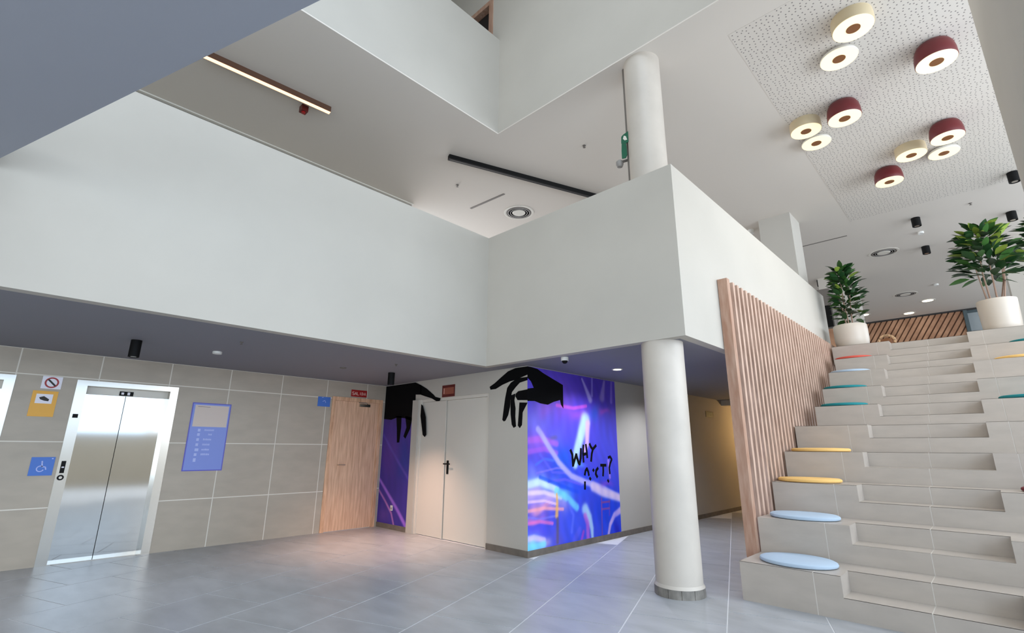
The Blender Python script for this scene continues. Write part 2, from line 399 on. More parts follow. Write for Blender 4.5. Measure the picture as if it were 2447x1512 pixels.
# ------------------------------------------------------------------ bleacher staircase
ZT = [0, .356, .714, 1.07, 1.428, 1.785, 2.10, 2.43, 2.77, 3.10, 3.45]
Y0, TD, ND = 5.55, .655, .30
XRB, XEND = -0.075, 1.7
st = thing('bleacher_staircase', (0, Y0, 0), 'wide tiled staircase with full-height seating tiers either side of half-height steps', 'staircase')
core = MB(); tt = .012
def yk(k): return Y0 + TD * (k - 1)
for k in range(1, 11):
    hi = k >= 6
    xl = -1.97 if hi else -2.12; xn = (-1.17 if hi else -1.24); j1 = (-1.36 if hi else -1.46); j2 = -.63; j3 = .12
    if k == 10: xl = -2.1
    z0, z1 = ZT[k - 1], ZT[k]; zm = z1 - .175; y = yk(k); yn = yk(k + 1) if k < 10 else 12.1
    e = .003
    core.box(xl, xn, y + e, yn + e, z0 - (.0 if k == 1 else e), z1 - e); core.box(xn, XRB, y + e, y + ND + e, z0 - (0 if k == 1 else e), zm - e)
    core.box(xn, XRB, y + ND + e, yn + e, z0 - (0 if k == 1 else e), z1 - e); core.box(XRB, XEND, y + e, yn + e, z0 - (0 if k == 1 else e), z1 - e)
    g2 = .0045
    R = M['stile']
    def riser(pts): prism('riser_tile', [(px, y + e, pz) for px, pz in pts], (0, -e, 0), R, st)
    riser([(xl, z0), (j1 - g2, z0), (j1 - g2, z1), (xl, z1)])
    riser([(j1 + g2, z0), (j2 - g2, z0), (j2 - g2, zm), (xn, zm), (xn, z1), (j1 + g2, z1)])
    riser([(j2 + g2, z0), (j3 - g2, z0), (j3 - g2, z1), (XRB, z1), (XRB, zm), (j2 + g2, zm)])
    riser([(j3 + g2, z0), (j3 + .8 - g2, z0), (j3 + .8 - g2, z1), (j3 + g2, z1)])
    riser([(j3 + .8 + g2, z0), (XEND, z0), (XEND, z1), (j3 + .8 + g2, z1)])
    # upper riser in the notch
    for a, c in ((xn, j2 - g2), (j2 + g2, XRB)):
        box('riser_tile', a, c, y + ND, y + ND + e, zm, z1, R, st)
        box('tread_tile', a, c, y, y + ND - .001, zm - e, zm, R, st)
    # treads
    def tread(pts): prism('tread_tile', [(px, py, z1 - e) for px, py in pts], (0, 0, e), R, st)
    ye = yn - .002
    tread([(xl, y), (j1 - g2, y), (j1 - g2, ye), (xl, ye)])
    tread([(j1 + g2, y), (xn, y), (xn, y + ND), (j2 - g2, y + ND), (j2 - g2, ye), (j1 + g2, ye)])
    tread([(j2 + g2, y + ND), (XRB, y + ND), (XRB, y), (j3 - g2, y), (j3 - g2, ye), (j2 + g2, ye)])
    tread([(j3 + g2, y), (j3 + .8 - g2, y), (j3 + .8 - g2, ye), (j3 + g2, ye)])
    tread([(j3 + .8 + g2, y), (XEND, y), (XEND, ye), (j3 + .8 + g2, ye)])
    box('side_tile', xn - e, xn + .001, y + e, y + ND, zm, z1 - e, R, st)
    box('side_tile', XRB - .001, XRB + e, y + e, y + ND, zm, z1 - e, R, st)
core.build('core', M['sgrout'], st)

# ------------------------------------------------------------------ slatted timber screen
ss = thing('slatted_screen', (XR + .06, 6.15, 0), 'tall screen of upright larch slats beside the stair', 'screen')
post = box('end_post', XR + .005, XR + .125, 6.13, 6.22, 0, 3.56, M['post'], ss)
sl = None
for k in range(38):
    y = 6.36 + .1535 * k
    if y > 12.05: break
    if sl is None: sl = box('slat', XR + .02, XR + .115, y, y + .062, 0.0, 3.56, M['larch'], ss)
    else:
        o = sl.copy(); C.objects.link(o); o.location = sl.location + Vector((0, .1535 * k, 0))
for k in range(1):
    pass
box('back_rail', XR + .001, XR + .02, 6.22, 12.05, 3.30, 3.40, M['post'], ss)

# ------------------------------------------------------------------ lifts
def make_lift(y0, label):
    dx = y0 - EL[0]
    t = thing('lift', (XA, y0 + .585, 0), label, 'lift', None)
    a, b_, c, d = EL[0] + dx, EL[1] + dx, EL[2], EL[3]
    S = M['frame_steel']
    MB().box(XA - .18, XA + .006, a, a + .115, 0, d).build('left_jamb', S, t)
    MB().box(XA - .18, XA + .006, b_ - .10, b_, 0, d).build('right_jamb', S, t)
    MB().box(XA - .18, XA + .006, a + .115, b_ - .10, d - .07, d).build('header', S, t)
    box('transom', XA - .17, XA - .125, a + .115, b_ - .10, d - .17, d - .07, M['lampwhite'], t)
    dp = box('floor_display', XA - .125, XA - .115, 1.18 + dx, 1.34 + dx, d - .165, d - .105, M['black'], t)
    ic = M['swhite']
    box('arrow_mark', XA - .115, XA - .112, 1.20 + dx, 1.23 + dx, d - .15, d - .12, ic, dp)
    box('digit_mark', XA - .115, XA - .112, 1.27 + dx, 1.30 + dx, d - .155, d - .115, ic, dp)
    box('door_panel', XA - .17, XA - .145, a + .115, 1.258 + dx, 0.01, d - .17, M['steel'], t)
    box('door_panel', XA - .17, XA - .145, 1.266 + dx, b_ - .10, 0.01, d - .17, M['steel'], t)
    box('back_plate', XA - .19, XA - .172, a, b_, 0, d, M['dark'], t)
    box('sill', XA - .17, XA + .003, a + .115, b_ - .10, 0.0, .01, S, t)
    p = box('call_plate', XA + .006, XA + .012, a + .03, a + .075, 1.10, 1.25, M['black'], t)
    box('arrow_mark', XA + .012, XA + .014, a + .04, a + .065, 1.165, 1.18, M['swhite'], p)
    q = MB().tube([(XA + .006, a + .052, 1.045), (XA + .018, a + .052, 1.045)], .034, 20).build('call_button', M['black'], t)
    MB().tube([(XA + .018, a + .052, 1.045), (XA + .021, a + .052, 1.045)], .017, 16).build('button_cap', M['frame_steel'], q)
    box('sensor', XA + .006, XA + .014, a + .03, a + .085, 1.80, 1.85, M['black'], t)
    return t
make_lift(EL[0], 'steel lift with twin sliding doors between the blue wheelchair sign and the blue directory')
make_lift(EL2[0], 'steel lift cut off by the left edge of the photo')

# ------------------------------------------------------------------ oak door in tiled wall
d1 = MB().box(XA - .05, XA + .012, WD[0], WD[0] + .07, 0, WD[3]).box(XA - .05, XA + .012, WD[1] - .07, WD[1], 0, WD[3]).box(XA - .05, XA + .012, WD[0] + .07, WD[1] - .07, WD[3] - .07, WD[3]).build('door_1', M['oakf'], kind='structure')
lf = box('leaf', XA - .05, XA - .008, WD[0] + .073, WD[1] - .073, .006, WD[3] - .073, M['oak'], d1)
MB().tube([(XA - .008, 4.53, 1.13), (XA + .035, 4.53, 1.13), (XA + .035, 4.66, 1.13)], .009, 8).build('door_handle', M['frame_steel'], lf)
MB().box(XA - .008, XA + .035, 4.86, 5.08, 2.20, 2.25).tube([(XA + .03, 5.02, 2.25), (XA + .14, 4.94, 2.262), (XA + .02, 4.84, 2.275)], .008, 6).build('door_closer', M['frame_steel'], lf)

# ------------------------------------------------------------------ grey fire door
yd = YC + .07
d2 = MB().box(GD[0], GD[0] + .05, YC + .01, YC + .15, 0, GD[3]).box(GD[1] - .05, GD[1], YC + .02, YC + .15, 0, GD[3]).box(GD[0] + .05, GD[1] - .05, YC + .02, YC + .15, GD[3] - .05, GD[3]).build('door_2', M['door'], kind='structure')
box('narrow_leaf', GD[0] + .053, -6.873, YC + .03, YC + .08, .008, GD[3] - .053, M['door'], d2)
lf2 = box('wide_leaf', -6.867, GD[1] - .053, YC + .045, YC + .09, .008, GD[3] - .053, M['door'], d2)
MB().box(-6.885, -6.845, YC + .02, YC + .03, .008, GD[3] - .053).build('meeting_strip', M['door'], d2)
MB().box(-6.80, -6.755, YC + .035, YC + .045, 1.02, 1.24).tube([(-6.777, YC + .035, 1.185), (-6.777, YC - .015, 1.185), (-6.66, YC - .015, 1.185)], .011, 8).tube([(-6.777, YC + .035, 1.185), (-6.777, YC - .01, 1.185), (-6.83, YC - .01, 1.185)], .011, 8).build('door_handle', M['black'], lf2)

# ------------------------------------------------------------------ painted murals (flat prints)
def paint_panel(name, axis, plane, u0, u1, z0, z1, nu, nz, base, layers, thick=.004):
    us = np.linspace(u0, u1, nu + 1); zs = np.linspace(z0, z1, nz + 1); Ug, Zg = np.meshgrid(us, zs)
    img = np.zeros(Ug.shape + (3,)); fz = (Zg - z0) / (z1 - z0)
    img[:] = np.array(base[0])[None, None] * (1 - fz[..., None]) + np.array(base[1])[None, None] * fz[..., None]
    conv = (lambda q: (lambda p: (p.y, p.z))(onx(q[0], q[1], plane))) if axis == 'x' else (lambda q: (lambda p: (p.x, p.z))(ony(q[0], q[1], plane)))
    wob = 0.03 * np.sin(Zg * 9 + Ug * 4) + .02 * np.sin(Ug * 17 - Zg * 11)
    for ly in layers:
        kind, pts, wd, colr, al = ly
        P_ = [conv(q) for q in pts]
        dist = np.full(Ug.shape, 1e9)
        if len(P_) == 1:
            rx, rz = wd if isinstance(wd, tuple) else (wd, wd)
            dist = np.sqrt(((Ug + wob - P_[0][0]) / rx) ** 2 + ((Zg + wob - P_[0][1]) / rz) ** 2)
        else:
            ww = wd
            for i in range(len(P_) - 1):
                ax_, az_ = P_[i]; bx_, bz_ = P_[i + 1]; L = (bx_ - ax_) ** 2 + (bz_ - az_) ** 2 + 1e-9
                t = np.clip(((Ug - ax_) * (bx_ - ax_) + (Zg - az_) * (bz_ - az_)) / L, 0, 1)
                s_ = (i + t) / (len(P_) - 1); wl_ = ww[0] * (1 - s_) + ww[1] * s_ if isinstance(ww, tuple) else ww
                dist = np.minimum(dist, np.hypot(Ug - ax_ - t * (bx_ - ax_), Zg - az_ - t * (bz_ - az_)) / wl_)
        a = al * np.exp(-(dist ** (2.2 if kind == 'b' else 4)))[..., None]
        img = img * (1 - a) + np.array(colr)[None, None] * a
    img *= (1.10 + .035 * np.sin(Ug * 31 + 9 * Zg + 2 * np.sin(Zg * 5)) * np.sin(Zg * 6 + Ug * 3))[..., None]
    vs = []
    for j in range(nz + 1):
        for i in range(nu + 1):
            vs.append((plane + thick, us[i], zs[j]) if axis == 'x' else (us[i], plane - thick, zs[j]))
    fs = [(j * (nu + 1) + i, j * (nu + 1) + i + 1, (j + 1) * (nu + 1) + i + 1, (j + 1) * (nu + 1) + i) for j in range(nz) for i in range(nu)]
    nv = len(vs)
    bk = [(plane, us[0], z0), (plane, us[-1], z0), (plane, us[-1], z1), (plane, us[0], z1)] if axis == 'x' else [(us[0], plane, z0), (us[-1], plane, z0), (us[-1], plane, z1), (us[0], plane, z1)]
    vs += bk; c0, c1, c2, c3 = 0, nu, (nz + 1) * (nu + 1) - 1, nz * (nu + 1)
    fs += [(nv + 3, nv + 2, nv + 1, nv), (nv, nv + 1, c1, c0), (nv + 1, nv + 2, c2, c1), (nv + 2, nv + 3, c3, c2), (nv + 3, nv, c0, c3)]
    m = bpy.data.materials.new(name + '_print'); m.use_nodes = True; bs = m.node_tree.nodes['Principled BSDF']; bs.inputs['Roughness'].default_value = .5
    at = m.node_tree.nodes.new('ShaderNodeAttribute'); at.attribute_name = 'paint'; m.node_tree.links.new(at.outputs['Color'], bs.inputs['Base Color'])
    o = mk(name, vs, fs, m)
    c = np.clip(img, 0, 255).reshape(-1, 3) / 255; c = np.where(c <= .04045, c / 12.92, ((c + .055) / 1.055) ** 2.4)
    c = np.vstack([c, c[[0, c1, c2, c3]]]); c = np.hstack([c, np.ones((len(c), 1))])
    ca = o.data.color_attributes.new('paint', 'FLOAT_COLOR', 'POINT'); ca.data.foreach_set('color', c.astype(np.float32).ravel())
    return o
S = 's'; B = 'b'
L = [
 (B, [(1405, 925)], (.75, .25), (66, 44, 170), .9), (B, [(1340, 960)], (.35, .3), (112, 70, 190), .8), (B, [(1450, 935)], (.4, .3), (70, 50, 190), .8),
 (B, [(1280, 1010)], (.35, .25), (118, 112, 225), .8), (B, [(1390, 990)], (.5, .12), (140, 70, 200), .7), (B, [(1300, 975)], (.2, .12), (150, 90, 210), .6), (B, [(1440, 985)], (.2, .05), (190, 70, 190), .7),
 (B, [(1285, 1060)], (.28, .16), (150, 92, 214), .8), (B, [(1330, 1050)], (.25, .2), (96, 92, 214), .7), (B, [(1345, 1100)], (.3, .25), (26, 84, 210), .8),
 (B, [(1450, 1060)], (.35, .5), (68, 74, 208), .8), (B, [(1420, 990)], (.15, .12), (30, 84, 200), .7), (B, [(1380, 1160)], (.5, .2), (36, 72, 222), .8),
 (B, [(1455, 1230)], (.45, .5), (14, 62, 216), .9), (B, [(1275, 1125)], (.25, .14), (112, 120, 232), .8), (B, [(1290, 1155)], (.35, .11), (150, 206, 244), .9), (B, [(1345, 1180)], (.25, .12), (110, 196, 236), .8),
 (B, [(1270, 1185)], (.28, .14), (196, 168, 240), .9), (B, [(1310, 1195)], (.22, .1), (206, 176, 236), .8), (B, [(1290, 1215)], (.28, .06), (226, 148, 190), .85), (B, [(1275, 1240)], (.3, .06), (206, 120, 196), .8),
 (B, [(1345, 1210)], (.16, .14), (196, 170, 220), .7), (B, [(1370, 1250)], (.35, .3), (54, 80, 222), .85), (B, [(1280, 1268)], (.3, .1), (92, 80, 220), .85), (B, [(1265, 1305)], (.2, .13), (140, 200, 248), .95), (B, [(1300, 1300)], (.15, .1), (210, 180, 210), .7), (B, [(1335, 1285)], (.15, .2), (110, 90, 190), .6),
 (S, [(1262, 1052), (1290, 1048), (1330, 1060)], .05, (184, 96, 214), .6), (S, [(1258, 1080), (1300, 1072), (1330, 1082)], .04, (170, 90, 214), .6), (S, [(1330, 968), (1370, 975), (1400, 970)], .03, (206, 84, 200), .7),
 (S, [(1256, 1160), (1290, 1150), (1330, 1168)], .06, (206, 226, 250), .8), (S, [(1256, 1178), (1300, 1176), (1340, 1188)], .035, (236, 214, 244), .75), (S, [(1258, 1200), (1300, 1196), (1330, 1204)], .02, (232, 196, 244), .8), (S, [(1258, 1222), (1300, 1214), (1345, 1216)], .025, (240, 160, 176), .8),
 (S, [(1258, 1236), (1290, 1240), (1330, 1232)], .015, (120, 120, 230), .7), (S, [(1256, 1252), (1290, 1246), (1320, 1250)], .025, (226, 110, 190), .75), (S, [(1256, 1290), (1275, 1284), (1300, 1290)], .04, (216, 196, 246), .8), (S, [(1254, 1312), (1280, 1306), (1300, 1300)], .05, (120, 214, 250), .85),
 (S, [(1330, 1172), (1356, 1190), (1378, 1212)], .06, (112, 206, 240), .8), (S, [(1280, 1110), (1300, 1096), (1322, 1100)], .02, (70, 110, 235), .7), (S, [(1356, 1200), (1370, 1230), (1366, 1270)], .03, (96, 110, 232), .6),
 (S, [(1290, 1085), (1320, 1128), (1360, 1130)], .02, (90, 90, 225), .8), (S, [(1282, 1130), (1330, 1118), (1350, 1120)], .015, (120, 110, 230), .8), (S, [(1310, 1150), (1350, 1145), (1390, 1158)], .02, (100, 90, 225), .8), (S, [(1290, 1140), (1340, 1160), (1380, 1175)], .03, (20, 70, 220), .7),
 (S, [(1285, 1025), (1292, 1035), (1310, 1065), (1335, 1105), (1365, 1137), (1400, 1152), (1440, 1165), (1485, 1192)], (.05, .05), (166, 160, 240), .95),
 (S, [(1417, 1162), (1440, 1176), (1484, 1190)], (.08, .07), (208, 190, 236), .95),
 (S, [(1398, 1003), (1388, 1040), (1377, 1080), (1374, 1110)], (.13, .07), (172, 206, 230), .95), (S, [(1404, 1012), (1402, 1060), (1398, 1075)], (.07, .05), (212, 174, 216), .9), (B, [(1385, 1108)], (.14, .05), (96, 160, 240), .8),
 (S, [(1390, 905), (1400, 930), (1410, 955)], (.02, .06), (170, 160, 226), .8), (S, [(1414, 900), (1414, 945)], (.02, .03), (150, 140, 220), .7), (S, [(1443, 912), (1438, 950)], (.03, .08), (156, 140, 214), .7), (S, [(1460, 915), (1460, 960)], (.03, .04), (150, 130, 220), .6),
 (S, [(1398, 1216), (1408, 1235), (1414, 1262), (1416, 1292)], (.09, .03), (160, 196, 240), .95), (S, [(1398, 1232), (1404, 1250), (1405, 1285)], (.05, .05), (196, 96, 206), .7),
 (S, [(1483, 1218), (1468, 1230), (1458, 1252), (1453, 1282)], (.06, .03), (196, 170, 240), .95), (B, [(1475, 1265)], (.08, .2), (8, 22, 190), .9),
 (S, [(1330, 1180), (1331, 1200), (1330, 1232)], (.02, .04), (230, 172, 96), .85), (S, [(1332, 1240), (1332, 1295)], (.03, .03), (92, 80, 112), .8),
 (S, [(1437, 1190), (1439, 1282)], .014, (140, 66, 150), .8), (S, [(1456, 1195), (1456, 1230)], .014, (120, 60, 190), .7), (S, [(1438, 1200), (1456, 1198)], .014, (150, 70, 140), .8), (S, [(1438, 1216), (1456, 1214)], .014, (150, 70, 150), .8),
 (B, [(1450, 1155)], (.2, .06), (130, 70, 205), .7), (S, [(1453, 1100), (1457, 1140)], (.03, .03), (190, 140, 225), .7), (S, [(1385, 1265), (1372, 1290)], .05, (90, 90, 225), .6), (S, [(1394, 1270), (1388, 1296)], .03, (180, 60, 190), .7),
 (B, [(1325, 1042)], (.08, .05), (96, 86, 130), .6),
]
mural = paint_panel('mural_panel', 'x', XD, YC - .0, 7.81, .085, ZS - .01, 150, 170, ((50, 70, 214), (84, 62, 190)), L)
tag(mural, 'bright blue and violet abstract mural panel with black handwritten words', 'mural')
L2 = [
 (B, [(950, 950)], (1.2, .35), (30, 24, 60), .8), (B, [(930, 1090)], (.35, .4), (78, 44, 140), .7), (B, [(965, 1100)], (.2, .4), (28, 48, 140), .8), (B, [(950, 1180)], (.4, .4), (46, 34, 130), .7), (B, [(915, 1230)], (.2, .15), (96, 60, 150), .6),
 (S, [(908, 1145), (928, 1180), (948, 1215), (972, 1262)], (.03, .045), (160, 104, 214), .85), (S, [(903, 1165), (920, 1195), (935, 1225), (941, 1256)], (.02, .025), (196, 124, 190), .8),
 (S, [(918, 1040), (950, 1100), (980, 1150)], (.03, .03), (84, 66, 170), .7),
]
pur = paint_panel('mural_panel', 'y', YC, XA + .002, -7.80, .085, ZS - .01, 60, 130, ((52, 38, 140), (66, 42, 132)), L2)
tag(pur, 'dark purple abstract mural strip between the oak door and grey door', 'mural')

# strokes and silhouettes on a plane
def ribbon(name, px, wd, axis, plane, off, m, parent, conv=lambda q: q):
    pts = [conv(q) for q in px]; pts = [onx(*q, plane) if axis == 'x' else ony(*q, plane) for q in pts]
    a = [Vector((p.y, p.z)) if axis == 'x' else Vector((p.x, p.z)) for p in pts]; lft, rgt = [], []
    for i, p in enumerate(a):
        d = (a[min(i + 1, len(a) - 1)] - a[max(i - 1, 0)]).normalized(); nn = Vector((-d.y, d.x)); w_ = wd * (1 if 0 < i < len(a) - 1 else .75)
        lft.append(p + nn * w_ / 2); rgt.append(p - nn * w_ / 2)
    t0, t1 = off; b = MB()
    for i in range(len(a) - 1):
        q = [lft[i], lft[i + 1], rgt[i + 1], rgt[i]]
        f = lambda p, t: (plane + t, p.x, p.y) if axis == 'x' else (p.x, plane - t, p.y)
        b.add([f(p, t0) for p in q] + [f(p, t1) for p in q], BF)
    return b.build(name, m, parent)
cz = lambda q: (1330 + q[0] / 9.45, 1020 + q[1] / 9.45)
def letter(name, strokes, wd=.034):
    wd *= 1.35
    root = None
    b = MB()
    for sidx, s_ in enumerate(strokes):
        pts = [onx(*cz(q), XD) for q in s_]; a = [Vector((p.y, p.z)) for p in pts]
        for i in range(len(a) - 1):
            d = (a[i + 1] - a[i]).normalized(); nn = Vector((-d.y, d.x)) * wd / 2; e_ = d * wd * .2
            q = [a[i] - e_ + nn, a[i + 1] + e_ + nn, a[i + 1] + e_ - nn, a[i] - e_ - nn]; h = .0045 + .0003 * (i % 3) + .0002 * sidx
            b.add([(XD + .004, p.x, p.y) for p in q] + [(XD + .0045 + h * .2, p.x, p.y) for p in q], BF)
    return b.build(name, M['ink'], mural)
letter('letter', [[(310, 520), (350, 620), (368, 880)], [(368, 860), (440, 615), (450, 670), (490, 800), (515, 840), (540, 700), (545, 490)]], .038)
letter('letter', [[(600, 410), (590, 600), (605, 790)], [(655, 395), (675, 540), (688, 690)], [(600, 620), (675, 600)]], .034)
letter('letter', [[(740, 380), (770, 450), (808, 500)], [(885, 415), (815, 500), (790, 600), (775, 770)]], .036)
letter('letter', [[(636, 1400), (636, 1240)], [(632, 1080), (648, 990), (680, 935), (710, 1010), (725, 1090)], [(740, 1150), (768, 1180)]], .034)
letter('letter', [[(818, 960), (835, 990)], [(930, 925), (890, 980), (880, 1060), (915, 1130)]], .036)
letter('letter', [[(990, 862), (1110, 862)], [(1046, 870), (1050, 990), (1044, 1100)]], .034)
letter('question_mark', [[(1160, 690), (1205, 670), (1240, 730), (1205, 820), (1185, 920), (1198, 1050)], [(1150, 1195), (1172, 1235)]], .032)

def sil(name, zoomed, axis, plane, parent, t=(.0042, .0058)):
    pts = []
    for q in zoomed:
        px, py = 850 + q[0] / 4.449, 850 + q[1] / 4.449
        p = onx(px, py, plane) if axis == 'x' else ony(px, py, plane)
        u = p.y if axis == 'x' else p.x; z = min(p.z, ZS - .012)
        if axis == 'y' and parent['side'] == 'l': u = max(u, XA + .003)
        if axis == 'y' and parent['side'] == 'r' and q[0] >= 1784: u = XD + .0042
        if axis == 'x' and q[0] <= 1800: u = YC - .004
        pts.append((u, z))
    if axis == 'x': return prism(name, [(plane + t[0], u, z) for u, z in pts], (t[1] - t[0], 0, 0), M['ink'], parent)
    return prism(name, [(u, plane - t[0], z) for u, z in pts], (0, -(t[1] - t[0]), 0), M['ink'], parent)
hl = thing('hand_silhouette', (-8.2, YC - .01, 1.9), 'large black drooping hand painted over the dark purple strip', 'wall graphic'); hl['side'] = 'l'
sil('palm', [(326, 322), (400, 312), (480, 297), (560, 283), (640, 283), (700, 312), (700, 412), (640, 412), (638, 470), (650, 520), (640, 700), (590, 690), (520, 662), (440, 656), (380, 680), (300, 672), (315, 480)], 'y', YC, hl)
sil('finger', [(690, 306), (760, 350), (830, 412), (850, 436), (905, 450), (895, 480), (860, 482), (810, 452), (740, 430), (690, 412)], 'y', YC, hl)
sil('finger', [(435, 640), (490, 640), (485, 760), (465, 920), (440, 922), (440, 780)], 'y', YC, hl)
sil('finger', [(530, 640), (605, 660), (578, 780), (530, 880), (510, 855), (542, 760)], 'y', YC, hl)
sil('finger', [(698, 515), (715, 530), (745, 650), (750, 840), (735, 862), (713, 840), (700, 720), (690, 640)], 'y', YC - .0, hl, (-.028, -.0265) if False else (.0, .0035))
hr = thing('hand_silhouette', (XD, YC, 1.9), 'large black drooping hand wrapping the corner of the bright mural', 'wall graphic'); hr['side'] = 'r'
sil('palm', [(1800, 95), (1860, 105), (1930, 140), (2000, 190), (2100, 250), (2200, 310), (2205, 560), (2180, 520), (2170, 470), (2100, 490), (2040, 520), (1960, 505), (1900, 480), (1800, 477), (1800, 345), (1890, 340), (1860, 270), (1800, 228)], 'x', XD, hr)
sil('finger', [(1786, 95), (1700, 127), (1620, 165), (1540, 235), (1480, 290), (1425, 330), (1435, 360), (1490, 352), (1560, 308), (1640, 272), (1700, 255), (1786, 205)], 'y', YC, hr, (0, .0035))
sil('finger', [(1786, 228), (1720, 238), (1650, 285), (1612, 340), (1590, 450), (1575, 560), (1560, 680), (1575, 697), (1592, 690), (1622, 630), (1642, 540), (1645, 470), (1662, 385), (1700, 335), (1745, 285), (1786, 262)], 'y', YC, hr, (0, .0035))
sil('finger', [(1650, 420), (1646, 500), (1648, 620), (1660, 730), (1680, 765), (1705, 750), (1697, 640), (1700, 560), (1688, 470), (1700, 400)], 'y', YC, hr, (0, .0035))
sil('thumb', [(1786, 360), (1730, 375), (1705, 400), (1698, 430), (1722, 470), (1786, 474)], 'y', YC, hr, (0, .0035))
sil('finger', [(1742, 495), (1735, 600), (1725, 740), (1745, 768), (1768, 735), (1776, 600), (1784, 500)], 'y', YC, hr, (0, .0035))

# ------------------------------------------------------------------ signs on the tiled wall
def px_plate(name, y0, y1, z0, z1, m, parent=None, t0=0.0, t1=.006): return box(name, XA + t0, XA + t1, y0, y1, z0, z1, m, parent)
s = thing('no_smoking_sign', (XA, .44, 2.16), 'small white square sign with a red prohibition ring above the yellow notice', 'sign')
px_plate('plate', .345, .54, 2.155, 2.315, M['swhite'], s)
rg = []
for k in range(24):
    t = 2 * math.pi * k / 24; rg.append((math.cos(t), math.sin(t)))
b = MB()
for k in range(24):
    a_, c_ = rg[k], rg[(k + 1) % 24]; q = [(a_[0] * .07, a_[1] * .07), (c_[0] * .07, c_[1] * .07), (c_[0] * .052, c_[1] * .052), (a_[0] * .052, a_[1] * .052)]
    b.add([(XA + .006, .442 + u, 2.235 + v) for u, v in q] + [(XA + .0075, .442 + u, 2.235 + v) for u, v in q], BF)
b.build('ring', M['sred'], s)
prism('slash', [(XA + .0062, .442 + u, 2.235 + v) for u, v in ((-.047, .033), (-.033, .047), (.047, -.033), (.033, -.047))], (.0015, 0, 0), M['dark'], s)
s = thing('security_notice', (XA, .4, 1.8), 'yellow rectangular camera notice with white pictogram box left of the lift', 'sign')
px_plate('plate', .285, .53, 1.80, 2.125, M['syellow'], s); px_plate('picture_box', .325, .485, 1.965, 2.085, M['swhite'], s, .006, .008)
prism('camera_pictogram', [(XA + .008, u, z) for u, z in ((.355, 2.04), (.40, 2.058), (.455, 2.02), (.45, 1.995), (.41, 2.0), (.37, 2.015))], (.001, 0, 0), M['dark'], s)
s = thing('wheelchair_sign', (XA, .54, 1.08), 'square blue wheelchair sign left of the call button', 'sign')
px_plate('plate', .428, .653, 1.075, 1.30, M['sblue'], s)
b = MB(); X_ = XA + .006
def seg(b, u0, z0, u1, z1, wd, x0=XA + .006, x1=XA + .0075):
    d = Vector((u1 - u0, z1 - z0)).normalized(); nn = Vector((-d.y, d.x)) * wd / 2
    q = [(u0 + nn.x, z0 + nn.y), (u1 + nn.x, z1 + nn.y), (u1 - nn.x, z1 - nn.y), (u0 - nn.x, z0 - nn.y)]
    b.add([(x0, u, z) for u, z in q] + [(x1, u, z) for u, z in q], BF)
for k in range(10):
    t, t2 = math.radians(60 + 28 * k), math.radians(60 + 28 * (k + 1)); seg(b, .53 + .034 * math.cos(t), 1.158 + .034 * math.sin(t), .53 + .034 * math.cos(t2), 1.158 + .034 * math.sin(t2), .011)
seg(b, .535, 1.235, .545, 1.18, .014); seg(b, .545, 1.18, .575, 1.18, .012); seg(b, .575, 1.18, .585, 1.145, .012); seg(b, .528, 1.24, .542, 1.245, .02); seg(b, .62, 1.28, .635, 1.28, .012)
b.build('wheelchair_symbol', M['print'], s)
s = thing('floor_directory', (XA, 2.34, 1.09), 'tall blue floor directory with a blank beige upper field', 'sign')
px_plate('plate', 2.075, 2.615, 1.085, 2.095, M['dedge'], s); px_plate('face', 2.09, 2.60, 1.10, 2.08, M['dblue'], s, .006, .007)
px_plate('header_field', 2.115, 2.585, 1.735, 2.06, M['pink'], s, .007, .008)
b = MB(); zz = [1.685, 1.62, 1.545, 1.47, 1.395, 1.325, 1.24]; ws_ = [.12, .04, .10, .10, .10, .10, 0]; st_ = [.02, .08, .02, .02, .02, .02, 0]
for i, z in enumerate(zz):
    bb_ = .035 if i != 4 else .05
    b.box(XA + .007, XA + .0085, 2.20, 2.20 + bb_, z - .022, z + (.018 if i < 6 else .03))
    if ws_[i]:
        x = 2.27 + st_[i]; rnd = random.Random(i)
        while x < 2.27 + st_[i] + ws_[i]:
            wq = .008 + rnd.random() * .01; b.box(XA + .007, XA + .0083, x, x + wq, z - .012, z + .010 * (1 + rnd.random() * .6)); x += wq + .005
b.build('directory_print', M['print'], s)
seg_b = MB(); seg(seg_b, 2.15, 2.035, 2.32, 2.035, .006, XA + .008, XA + .009); seg_b.build('rule_line', M['slot'], s)
s = thing('restroom_sign', (XA, 4.15, 2.16), 'small square blue sign at the top left of the oak door', 'sign')
px_plate('plate', 4.03, 4.265, 2.16, 2.335, M['sblue'], s)
b = MB(); seg(b, 4.12, 2.25, 4.16, 2.27, .008); seg(b, 4.16, 2.27, 4.18, 2.23, .008); seg(b, 4.10, 2.32, 4.13, 2.325, .008); b.build('sign_mark', M['print'], s)
s = thing('exit_sign', (XA, 4.83, 2.39), 'red exit plate with white lettering over the oak door', 'sign')
px_plate('plate', 4.67, 5.0, 2.385, 2.515, M['sred'], s)
b = MB()
def glyph(b, g_, u, z, h, w_, fn):
    G = {'S': [(0, 0, 1, 0), (1, 0, 1, .5), (1, .5, 0, .5), (0, .5, 0, 1), (0, 1, 1, 1)], 'A': [(0, 0, .5, 1), (.5, 1, 1, 0), (.2, .4, .8, .4)], 'L': [(0, 1, 0, 0), (0, 0, 1, 0)], 'I': [(.5, 0, .5, 1)], 'D': [(0, 0, 0, 1), (0, 1, .9, .7), (.9, .7, .9, .3), (.9, .3, 0, 0)]}
    for (a1, b1, a2, b2) in G[g_]: fn(b, u + a1 * w_, z + b1 * h, u + a2 * w_, z + b2 * h)
for i, g_ in enumerate('SALIDA'): glyph(b, g_, 4.695 + i * .049, 2.42, .055, .034, lambda b, *q: seg(b, *q, .013))
b.build('exit_letters', M['spale'], s)
